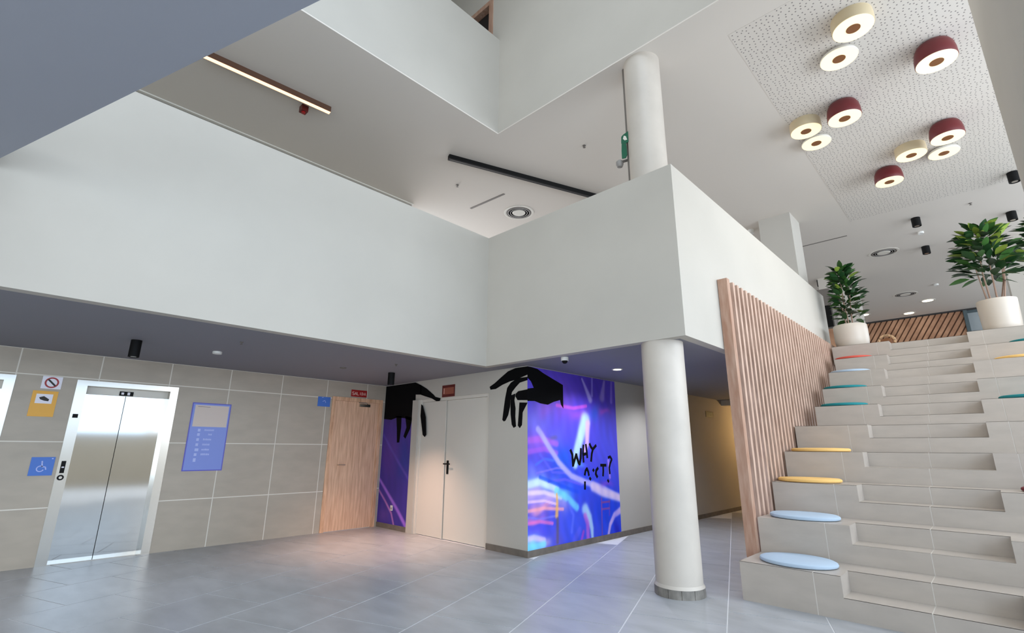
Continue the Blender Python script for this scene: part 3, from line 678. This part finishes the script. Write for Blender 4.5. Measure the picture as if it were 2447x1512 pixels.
s = thing('extinguisher_sign', (-6.78, YC, 2.3), 'faded red square sign above the grey door', 'sign')
box('plate', -6.95, -6.605, YC - .007, YC, 2.305, 2.51, M['sdred'], s); box('centre_field', -6.92, -6.625, YC - .009, YC - .007, 2.35, 2.465, M['srust'], s); box('symbol_bar', -6.90, -6.885, YC - .0105, YC - .009, 2.36, 2.455, M['spale'], s)
s = thing('wall_exit_sign', (XD, 11.95, 2.19), 'small dark green exit sign on the passage wall behind the column', 'sign')
box('plate', XD, XD + .008, 11.74, 12.19, 2.19, 2.335, M['sdark'], s); box('pictogram', XD + .008, XD + .0095, 11.80, 12.12, 2.215, 2.305, M['sgreen2'], s)
b = MB(); b.box(XD + .0095, XD + .0105, 11.86, 11.9, 2.225, 2.29).box(XD + .0095, XD + .0105, 11.98, 12.06, 2.24, 2.26); b.build('figure_mark', M['sdark'], s)
# exit flag sign hung off the column on the balcony
s = thing('hanging_exit_sign', (-2.96, 5.22, 5.22), 'green exit sign fixed to the concrete column above the balcony parapet', 'sign')
def pol(px): return [ony(1440 + x / 10.8, 290 + y / 10.8, 5.14) for x, y in px]
prism('upper_plate', pol([(480, 400), (520, 350), (665, 240), (690, 270), (690, 500), (600, 560), (480, 570)]), (0, .012, 0), M['green'], s)
prism('lower_plate', pol([(490, 575), (600, 565), (630, 850), (590, 940), (500, 960), (488, 760)]), (0, .012, 0), M['green'], s)
prism('white_mark', [p + Vector((0, -.002, 0)) for p in pol([(550, 370), (600, 380), (635, 470), (570, 490), (525, 450)])], (0, .0015, 0), M['lampwhite'], s)
s = thing('security_camera', (-3.05, 5.3, 5.16), 'small grey security camera on the column below the green sign', 'camera')
q = ony(1481, 392, 5.22)
MB().lathe(q, [(.0, -.055), (.035, -.045), (.05, -.01), (.05, .03), (.03, .05)], 16).build('housing', M['grille'], s, smooth=True)
MB().tube([q + Vector((.02, .0, .02)), (cx - .2, cy + .0, q.z + .05)], .018, 8).build('bracket', M['slot'], s)
# outlet
s = thing('wall_outlet', (-8.31, YC - .004, .32), 'small white socket low on the purple mural strip', 'socket')
box('plate', -8.345, -8.275, YC - .012, YC - .004, .32, .41, M['plastic'], s); box('socket_face', -8.33, -8.29, YC - .014, YC - .012, .335, .375, M['grille'], s)

# ------------------------------------------------------------------ soffit fittings
def spot(x, y, z, r, h, label, group=None):
    t = thing('ceiling_spotlight', (x, y, z - h), label, 'spotlight', group)
    MB().lathe((x, y, z - h), [(r * .8, 0.01), (r, 0), (r, h)], 24).build('housing', M['black'], t, smooth=True)
    MB().lathe((x, y, z - h), [(r * .55, .004), (r * .55, .012)], 20).build('lens', M['frame_steel'], t)
    return t
spot(-7.13, 1.0, ZS, .055, .20, 'black cylinder spotlight on the soffit above the lift')
spot(-7.11, 4.47, ZS, .055, .20, 'black cylinder spotlight on the soffit beside the black painted hand')
def disc(name, x, y, z, r, h, m, label, cat, mi=None, lit=False, group=None):
    t = thing(name, (x, y, z - h), label, cat, group)
    MB().lathe((x, y, z - h), [(r * .72, 0.002), (r * .78, 0), (r * .97, 0.0), (r, h * .5), (r, h)], 28).build('ring', m, t, smooth=True)
    MB().lathe((x, y, z - h), [(r * .72, -.001 if lit else .0025), (r * .72, .004)], 24).build('face', mi or m, t)
    return t
disc('smoke_detector', -7.21, 1.88, ZS, .055, .03, M['plastic'], 'white round detector on the soffit right of the lift', 'detector')
disc('smoke_detector', -7.20, 3.65, ZS, .05, .012, M['slot'], 'flat grey round fitting on the soffit near the oak door', 'detector')
disc('downlight', -4.106, 6.624, ZS, .085, .008, M['lampwhite'], 'lit round downlight in the soffit in front of the bright mural', 'downlight', M['downl'], True)
for x, y, l in ((-6.30, 1.88, 'small grey sprinkler on the soffit right of the lift'), (-6.30, 4.03, 'small grey sprinkler on the soffit near the dark painted hand')):
    o = MB().lathe((x, y, ZS - .03), [(.02, 0), (.008, .005), (.008, .02), (.022, .025), (.022, .03)], 12).build('sprinkler', M['slot']); tag(o, l, 'sprinkler')
s = thing('dome_camera', (-4.07, 5.25, ZS - .09), 'white dome camera with dark lens under the balcony', 'camera')
MB().lathe((-4.07, 5.25, ZS - .05), [(.052, 0), (.052, .05)], 24).build('base', M['plastic'], s, smooth=True)
MB().lathe((-4.07, 5.25, ZS - .09), [(.001, 0), (.022, .005), (.036, .02), (.04, .04)], 20).build('dome', M['black'], s, smooth=True)
sp = bpy.data.lights.new('passage_lamp', 'POINT'); sp.energy = 26; sp.color = (1, .62, .25); sp.shadow_soft_size = .08
po = bpy.data.objects.new('passage_lamp', sp); po.location = (-3.9, 13.9, 2.0); C.objects.link(po)
sp = bpy.data.lights.new('downlight_lamp', 'SPOT'); sp.energy = 105; sp.color = (.86, .9, 1); sp.spot_size = math.radians(150); sp.spot_blend = .8; sp.shadow_soft_size = .06
po = bpy.data.objects.new('downlight_lamp', sp); po.location = (-4.106, 6.624, ZS - .02); C.objects.link(po)
po_fill = po.copy(); C.objects.link(po_fill); po_fill.location = (-3.9, 8.6, ZS - .02)  # second spot without a fitting, added to brighten the passage wall
sp = bpy.data.lights.new('door_lamp', 'SPOT'); sp.energy = 220; sp.color = (1, .66, .52); sp.spot_size = math.radians(95); sp.spot_blend = .9; sp.shadow_soft_size = .06
po = bpy.data.objects.new('door_lamp', sp); po.location = (-7.11, 4.47, ZS - .21); C.objects.link(po)

sp = bpy.data.lights.new('lift_lamp', 'SPOT'); sp.energy = 45; sp.color = (.92, .95, 1); sp.spot_size = math.radians(125); sp.spot_blend = .9; sp.shadow_soft_size = .06
po = bpy.data.objects.new('lift_lamp', sp); po.location = (-7.13, 1.0, ZS - .21); C.objects.link(po)

# ------------------------------------------------------------------ upper ceiling fittings
def roundvent(x, y, label):
    t = thing('round_air_vent', (x, y, HC - .02), label, 'air vent')
    MB().lathe((x, y, HC - .012), [(.30, .012), (.34, .012), (.34, .004), (.30, 0), (.285, .006)], 32).build('rim', M['lampwhite'], t, smooth=True)
    MB().lathe((x, y, HC - .008), [(.285, 0), (.285, .008)], 32).build('grille_plate', M['slot'], t)
    for r in (.25, .20):
        MB().lathe((x, y, HC - .016), [(r - .018, .008), (r - .018, 0), (r, 0), (r, .008)], 32).build('grille_ring', M['grille'], t, smooth=True)
    MB().lathe((x, y, HC - .02), [(.14, 0), (.15, .012)], 28).build('centre_disc', M['lampwhite'], t)
roundvent(-6.93, 7.37, 'round ceiling vent above the balcony beside the black light track')
roundvent(-1.35, 15.79, 'round ceiling vent of the hall nearer the spotlights')
roundvent(-1.43, 20.78, 'round ceiling vent of the hall farther back near the timber wall')
def beam(name, a, b_, wd, h, m, mats, label, cat):
    a = Vector(a); b_ = Vector(b_); d = (b_ - a).normalized(); nn = Vector((-d.y, d.x, 0)) * wd / 2; t = None
    o = prism(name, [a + nn, b_ + nn, b_ - nn, a - nn], (0, 0, h), m)
    return o
s = thing('linear_light', (-6.41, 4.9, HC - .08), 'long black unlit light track on the ceiling above the balcony', 'ceiling light')
a_, b_ = Vector(onz(1072, 380, HC - .08)), Vector(onz(1440, 478, HC - .08)); dd = (b_ - a_).normalized(); nn = Vector((-dd.y, dd.x, 0)) * .045
prism('housing', [a_ + nn, b_ + nn, b_ - nn, a_ - nn], (0, 0, .08), M['black'], s)
prism('diffuser', [a_ + dd * .03 + nn * .5 - Vector((0, 0, .003)), b_ - dd * .03 + nn * .5 - Vector((0, 0, .003)), b_ - dd * .03 - nn * .5 - Vector((0, 0, .003)), a_ + dd * .03 - nn * .5 - Vector((0, 0, .003))], (0, 0, .003), M['dark'], s)
s = thing('linear_light', (-6.8, 1.9, HC - .09), 'long glowing light bar on the dark ceiling above the left parapet', 'ceiling light')
a_, b_ = Vector(onz(486, 134, HC - .09)), Vector(onz(788, 270, HC - .09)); dd = (b_ - a_).normalized(); nn = Vector((-dd.y, dd.x, 0)) * .04
prism('housing', [a_ + nn, b_ + nn, b_ - nn, a_ - nn], (0, 0, .09), M['bronze'], s)
z3 = Vector((0, 0, .004)); prism('diffuser', [a_ + nn * .8 - z3, b_ + nn * .8 - z3, b_ - nn * .8 - z3, a_ - nn * .8 - z3], (0, 0, .004), M['led'], s)
s = box('slot_vent', 0, .72, 0, .05, HC - .006, HC, M['slot']); p_, q_ = onz(1125, 498, HC), onz(1205, 463, HC)
s.rotation_euler = (0, 0, math.atan2(q_.y - p_.y, q_.x - p_.x)); s.location = ((p_.x + q_.x) / 2, (p_.y + q_.y) / 2, HC - .006); s.scale = ((q_ - p_).length / .72, 1, 1)
tag(s, 'short grey slot vent in the ceiling beside the round vent above the balcony', 'air vent')
s = box('slot_vent', -2.9, -1.83, 13.83, 13.87, HC - .006, HC, M['slot']); tag(s, 'thin slot vent in the hall ceiling right of the square column', 'air vent')
s = box('fire_bell', -6.99, -6.88, 2.40, 2.50, HC - .10, HC, M['sdred']); tag(s, 'small dark red box hanging from ceiling beside the glowing light bar', 'alarm')
MB().tube([(-6.935, 2.45, HC - .12), (-6.935, 2.45, HC - .10)], .03, 12).build('sounder', M['sred'], s)
for x, y, l in ((-7.015, 5.635, 'tiny grey sprinkler on the ceiling left of the slot vent'), (-4.35, 6.3, 'tiny grey sprinkler on the ceiling left of the concrete column'), (.45, 13.7, 'tiny grey sprinkler between two hall spotlights')):
    o = MB().lathe((x, y, HC - .04), [(.025, 0), (.01, .008), (.01, .03), (.03, .034), (.03, .04)], 12).build('sprinkler', M['slot']); tag(o, l, 'sprinkler')
disc('smoke_detector', -.485, 14.82, HC, .06, .05, M['plastic'], 'white detector between the two middle hall spotlights', 'detector')
disc('smoke_detector', -.573, 20.1, HC, .06, .05, M['plastic'], 'white detector in the hall ceiling near the back downlights', 'detector')
for x, y, l in ((-.95, 22.2, 'lit downlight in the hall ceiling, rightmost and nearest of the three'), (-1.65, 23.86, 'lit downlight in the middle just before the timber wall'), (-2.96, 23.0, 'lit downlight above the smaller pot, leftmost of the three')):
    disc('downlight', x, y, HC, .22, .01, M['lampwhite'], l, 'downlight', M['downl'], True)
for x, y, l in ((-.49, 13.80, 'black cylinder spotlight left of the top of the tall plant'), (-.50, 16.03, 'black cylinder spotlight lower left of the tall plant, beside the round vent'), (1.08, 14.86, 'black cylinder spotlight directly above the tall plant'), (1.08, 12.62, 'black cylinder spotlight close to the right wall edge'), (-3.17, 17.15, 'black cylinder spotlight beside the smaller plant')):
    spot(x, y, HC, .085, .20, l)
s = disc('dome_camera', -3.45, 11.9, HC, .07, .09, M['plastic'], 'small white dome camera beside the square column', 'camera', M['black'])
pn = box('acoustic_panel', -1.60, 1.6, 5.62, 13.0, HC - .002, HC, M['perf']); tag(pn, 'perforated acoustic ceiling panel behind the round lamps', 'ceiling panel')

def pendant(kind, px, py, h, r, label):
    c = onz(px, py, HC - h); x, y, z = c.x, c.y, HC - h
    t = thing('round_ceiling_lamp', (x, y, z), label, 'ceiling lamp', 'clustered round lamps on the hall ceiling')
    m = {'red': M['red'], 'cream': M['lampcream'], 'white': M['lampwhite']}[kind]
    if kind == 'red': prof = [(r * .985, .0), (r, .006), (r * .99, h * .35), (r * .93, h * .68), (r * .80, h * .9), (r * .6, h - .001)]
    elif kind == 'cream': prof = [(r * .985, 0), (r, .006), (r * 1.0, h * .6), (r * .97, h - .001)]
    else: prof = [(r * .985, 0), (r, .006), (r * .93, h * .5), (r * .5, h - .001)]
    MB().lathe((x, y, z), prof, 40).build('shade', m, t, smooth=True)
    MB().lathe((x, y, z), [(r * .34, -.003), (r * .965, -.004), (r * .965, .006), (r * .34, .006)], 40).build('diffuser', M['lamp'], t)
    MB().lathe((x, y, z), [(r * .34, -.006), (r * .34, .006)], 24).build('hub', M['hub'], t)
    l = bpy.data.lights.new('lamp_glow', 'SPOT'); l.energy = 22; l.color = (1, .90, .72); l.spot_size = math.radians(150); l.spot_blend = .9; l.shadow_soft_size = r * .7
    o = bpy.data.objects.new('lamp_glow', l); o.location = (0, 0, -.02); o.parent = t; C.objects.link(o)
for a in [('cream', 2038.7, 68, .165, .222, 'topmost cream drum lamp on the perforated ceiling'),
          ('white', 2004.8, 140.6, .08, .222, 'flat white ring lamp right below the topmost cream drum'),
          ('red', 2238, 147.6, .27, .222, 'large red dome lamp standing alone at the upper right'),
          ('red', 2018.4, 283, .27, .222, 'red dome lamp touching the small cream drum, left cluster'),
          ('cream', 1926, 313.6, .165, .222, 'leftmost cream drum lamp beside a red dome'),
          ('white', 1950.8, 342, .08, .222, 'flat white ring lamp below the leftmost cream drum'),
          ('red', 2264.4, 329, .27, .222, 'rightmost red dome lamp above a flat white ring'),
          ('cream', 2177.8, 370.8, .165, .222, 'cream drum lamp between two red domes, right cluster'),
          ('white', 2255.6, 365.7, .08, .222, 'flat white ring lamp below the rightmost red dome'),
          ('red', 2125.4, 434.3, .27, .222, 'lowest red dome lamp, nearest the hall spotlights')]: pendant(*a)

# ------------------------------------------------------------------ cushions
def cushion(name, x, y, z, m, label, rx=.35, ry=.285):
    o = MB().lathe((x, y, z), [(.93, 0), (.985, .008), (1, .022), (.985, .036), (.93, .045), (.5, .05), (.0, .05)], 40, rx, ry).build('seat_cushion', m, smooth=True)
    return tag(o, label, 'cushion', 'round cushions on the seating tiers')
for k, x, m, l in ((1, -1.66, 'blue', 'powder blue round cushion on the lowest tier'), (2, -1.72, 'blue', 'powder blue round cushion on the second tier'),
                   (3, -1.78, 'yellow', 'yellow round cushion on the third tier, just above a blue one'), (4, -1.76, 'yellow', 'yellow round cushion on the fourth tier, upper of the left pair'),
                   (6, -1.64, 'teal', 'teal round cushion on the left, lower of the stacked teal pair'), (7, -1.70, 'teal', 'teal round cushion on the left, upper of the stacked teal pair'),
                   (8, -1.70, 'blue', 'pale blue round cushion high on the left between teal and coral ones'), (9, -1.71, 'coral', 'coral round cushion near the top beside the timber screen'),
                   (6, .40, 'teal', 'teal round cushion on the right seating block at the photo edge'), (8, .46, 'yellow', 'yellow round cushion on the right seating block'),
                   (9, .68, 'teal', 'teal round cushion high on the right below the large planter'), (3, .42, 'maroon', 'dark red round cushion low on the right seating block')):
    rx = .35 if k < 6 else .31
    yy = yk(k) + TD / 2 - .02
    cushion('c', x, yy, ZT[k] + .001, M[m], l, rx, .285)

# ------------------------------------------------------------------ planters
def leafmesh(name, m, L_=.17, W_=.055):
    vs = []; prof = [(0, .06), (.18, .6), (.42, 1), (.68, .86), (.88, .42), (1, .03)]
    for t, w_ in prof:
        y = t * L_; z = -.25 * L_ * t * t; vs += [(-w_ * W_ / 2, y, z + .006 * w_), (0, y, z - .004 * w_), (w_ * W_ / 2, y, z + .006 * w_)]
    fs = []
    for i in range(len(prof) - 1):
        a = i * 3; fs += [(a, a + 1, a + 4, a + 3), (a + 1, a + 2, a + 5, a + 4)]
    n = len(vs); vs += [(x, y, z - .002) for x, y, z in vs]; fs += [tuple(n + q for q in f[::-1]) for f in fs]
    me = bpy.data.meshes.new(name); me.from_pydata(vs, [], fs); me.materials.append(m)
    for p in me.polygons: p.use_smooth = True
    return me
def plant(x, y, R_, Hp, prof, stems, crown, seed, label, nl, ll=(.20, .075), yfrac=.15, bright=.25):
    rd = random.Random(seed); z = ZM
    t = thing('potted_plant', (x, y, z), label, 'potted plant', None)
    pot = MB().lathe((x, y, z), [(R_ * a, Hp * b_) for a, b_ in prof] + [(R_ * .90, Hp), (R_ * .88, Hp - .05)], 44).build('planter', M['potw'], t, smooth=True)
    MB().lathe((x, y, z + Hp - .07), [(R_ * .87, 0), (R_ * .87, .02)], 32).build('soil', M['soil'], t)
    zc0, zc1, fn = crown
    meshes = [leafmesh('leaf', M['leaf'], *ll), leafmesh('leaf', M['leaf2'], *ll), leafmesh('leaf', M['leaf3'], *ll)]
    tips = []
    for (dx, dy, tx, ty, tz) in stems:
        a = Vector((x + dx, y + dy, z + Hp - .06)); e = Vector((x + tx, y + ty, tz)); m_ = (a + e) / 2 + Vector((rd.uniform(-.04, .04), rd.uniform(-.04, .04), 0))
        MB().tube([a, a * .7 + m_ * .3, m_, m_ * .4 + e * .6, e], [.016, .014, .012, .009, .005], 7).build('stem', M['stem'], t, smooth=True)
        tips.append((a, m_, e))
    for i in range(nl):
        u = (i + .5) / nl; zz = zc0 + (zc1 - zc0) * u ** .85 + rd.uniform(-.03, .03); rr = fn(min(max((zz - zc0) / (zc1 - zc0), 0), 1))
        ang = i * 2.39996 + rd.uniform(-.3, .3); rad = rr * (.10 + .62 * rd.random() ** .6)
        o = bpy.data.objects.new('leaf', None) if False else bpy.data.objects.new('leaf', meshes[2 if rd.random() < (yfrac * (1.6 * u)) else (1 if rd.random() < bright else 0)])
        C.objects.link(o); o.parent = t
        o.location = Vector((math.cos(ang) * rad, math.sin(ang) * rad, zz - z)) + Vector((crown_off(x, t, u)))
        if x < -1 and o.location.x < 0: o.location.x *= .5 if zz < 4.85 else .8
        pitch = rd.uniform(-.2, .75) + .5 * u
        o.rotation_euler = (pitch, rd.uniform(-.5, .5), ang - math.pi / 2 + rd.uniform(-.3, .3))
        sc = rd.uniform(.8, 1.15); o.scale = (sc, sc, sc)
    return t
def crown_off(x, t, u):
    k = t.get('lean', 0.0); return (k * (u), 0, 0)
pr1 = [(.72, 0), (.85, .02), (.95, .12), (1.0, .35), (1.0, .8), (.985, .97), (.96, 1.0)]
pr2 = [(.88, 0), (.92, .02), (.95, .2), (.98, .6), (1.0, .97), (.99, 1.0)]
plant(-1.80, 11.85, .295, .47, pr1, [(0, 0, -.02, .0, 5.0), (.05, .03, .1, .05, 4.7), (-.04, 0, -.12, .02, 4.7)], (4.02, 5.14, lambda h: .10 + .30 * math.sin(math.pi * min(1, h * .9 + .12)) ** .8 * (1.0 if h < .55 else 1.1 - .6 * (h - .55) / .45)),
      3, 'bushy green plant in a smaller white pot by the parapet end', 250, (.21, .10), .05, .4)
plant(.395, 11.9, .27, .57, pr2, [(.02, 0, .05, .03, 4.9), (.06, .04, .2, .06, 4.8), (-.1, .02, -.16, .0, 4.7), (-.06, 0, -.05, .03, 5.1), (.1, 0, .22, 0, 4.7)], (4.42, 5.36, lambda h: .12 + .35 * math.sin(math.pi * min(1, h * .85 + .18)) ** .7),
      11, 'large leafy plant in a wide white pot above the right tiers', 230, (.26, .12), .2, .35)
plant(1.30, 12.5, .36, .58, pr2, [(.02, 0, .05, .03, 4.9), (.06, .04, .2, .06, 4.8), (-.1, .02, -.16, .0, 4.7)], (4.55, 5.50, lambda h: .14 + .50 * math.sin(math.pi * min(1, h * .85 + .18)) ** .7),
      23, 'dark leafy plant half cut off by the right edge of the photo', 180, (.27, .12), .12, .2)

# ------------------------------------------------------------------ far end of the hall
hw = thing('timber_wall_panel', (-1.8, 24.55, ZM), 'far wall clad in diagonal timber slats', 'wall panel')
x0, x1, z0, z1 = -3.6, -.14, ZM + .002, HC - .06
box('backing', x0, x1, 24.60, 24.70, z0, z1, M['hubd'], hw)
k = -3.6 - 3.2
i = 0
while k < x1:
    poly = [(k, z0), (k + .14, z0), (k + .14 + (z1 - z0) * .62, z1), (k + (z1 - z0) * .62, z1)]
    q = clip(poly, 0, x0, False)
    if len(q) >= 3: q = clip(q, 0, x1, True)
    if len(q) >= 3:
        ar = abs(sum(q[i_][0] * q[(i_ + 1) % len(q)][1] - q[(i_ + 1) % len(q)][0] * q[i_][1] for i_ in range(len(q)))) / 2
        if ar > .02: prism('slat', [(a, 24.60, c) for a, c in q], (0, -.05, 0), M['hallwood'], hw)
    k += .19
box('trim_5', -3.6, 3.2, 24.50, 24.74, HC - .06, HC, M['dark'], kind='structure')
w2 = MB().box(-.13, -.02, 24.45, 24.70, ZM, HC - .06).box(-.02, 3.2, 24.55, 24.65, HC - .16, HC - .06).box(-.02, 3.2, 24.55, 24.65, 5.66, 5.74).box(1.5, 1.58, 24.55, 24.65, ZM, HC - .16).build('window_1', M['teald'], kind='structure')
box('pane', -.02, 1.5, 24.59, 24.61, ZM, 5.66, M['glass'], w2); box('pane', -.02, 1.5, 24.59, 24.61, 5.74, HC - .16, M['glass'], w2)
box('pane', 1.58, 3.2, 24.59, 24.61, ZM, 5.66, M['glass'], w2); box('pane', 1.58, 3.2, 24.59, 24.61, 5.74, HC - .16, M['glass'], w2)
# cabinet glimpsed past the parapet end
cb = thing('display_cabinet', (-3.0, 14.2, ZM), 'tall dark cabinet glimpsed between parapet end and the smaller plant', 'cabinet')
MB().box(-2.72, -2.42, 14.0, 14.5, ZM, 5.4).build('side_panel', M['slot'], cb); box('plinth', -2.71, -2.43, 13.96, 14.0, ZM + .1, 4.35, M['hallwood'], cb); box('door', -2.70, -2.44, 13.95, 13.96, 4.4, 4.95, M['black'], cb)
# rattan chair back peeking over the top step
rc = thing('rattan_chair', (-1.47, 14.0, ZM), 'round-backed rattan chair peeking over the top step', 'chair')
c0 = Vector((-1.47, 14.0, ZM))
MB().lathe(c0 + Vector((0, 0, .28)), [(.12, 0), (.2, .04), (.2, .08), (.0, .09)], 20).build('seat', M['rattan'], rc, smooth=True)
for k in range(4):
    t = math.pi / 4 + k * math.pi / 2; MB().tube([c0 + Vector((math.cos(t) * .15, math.sin(t) * .15, .3)), c0 + Vector((math.cos(t) * .19, math.sin(t) * .19, 0))], .012, 6).build('leg', M['stem'], rc)
MB().tube([c0 + Vector((.15 * math.cos(t), -.03 + .1, .46 + .13 * math.sin(t))) for t in [math.radians(-40 + 20 * j) for j in range(14)]], .028, 8).build('back_hoop', M['rattan'], rc, smooth=True)
MB().lathe(c0 + Vector((0, .07, .36)), [(.02, 0), (.10, .02), (.13, .08), (.10, .15), (.0, .17)], 16, 1, .25).build('back_pad', M['hub'], rc, smooth=True)
print('floor tiles', ntile)
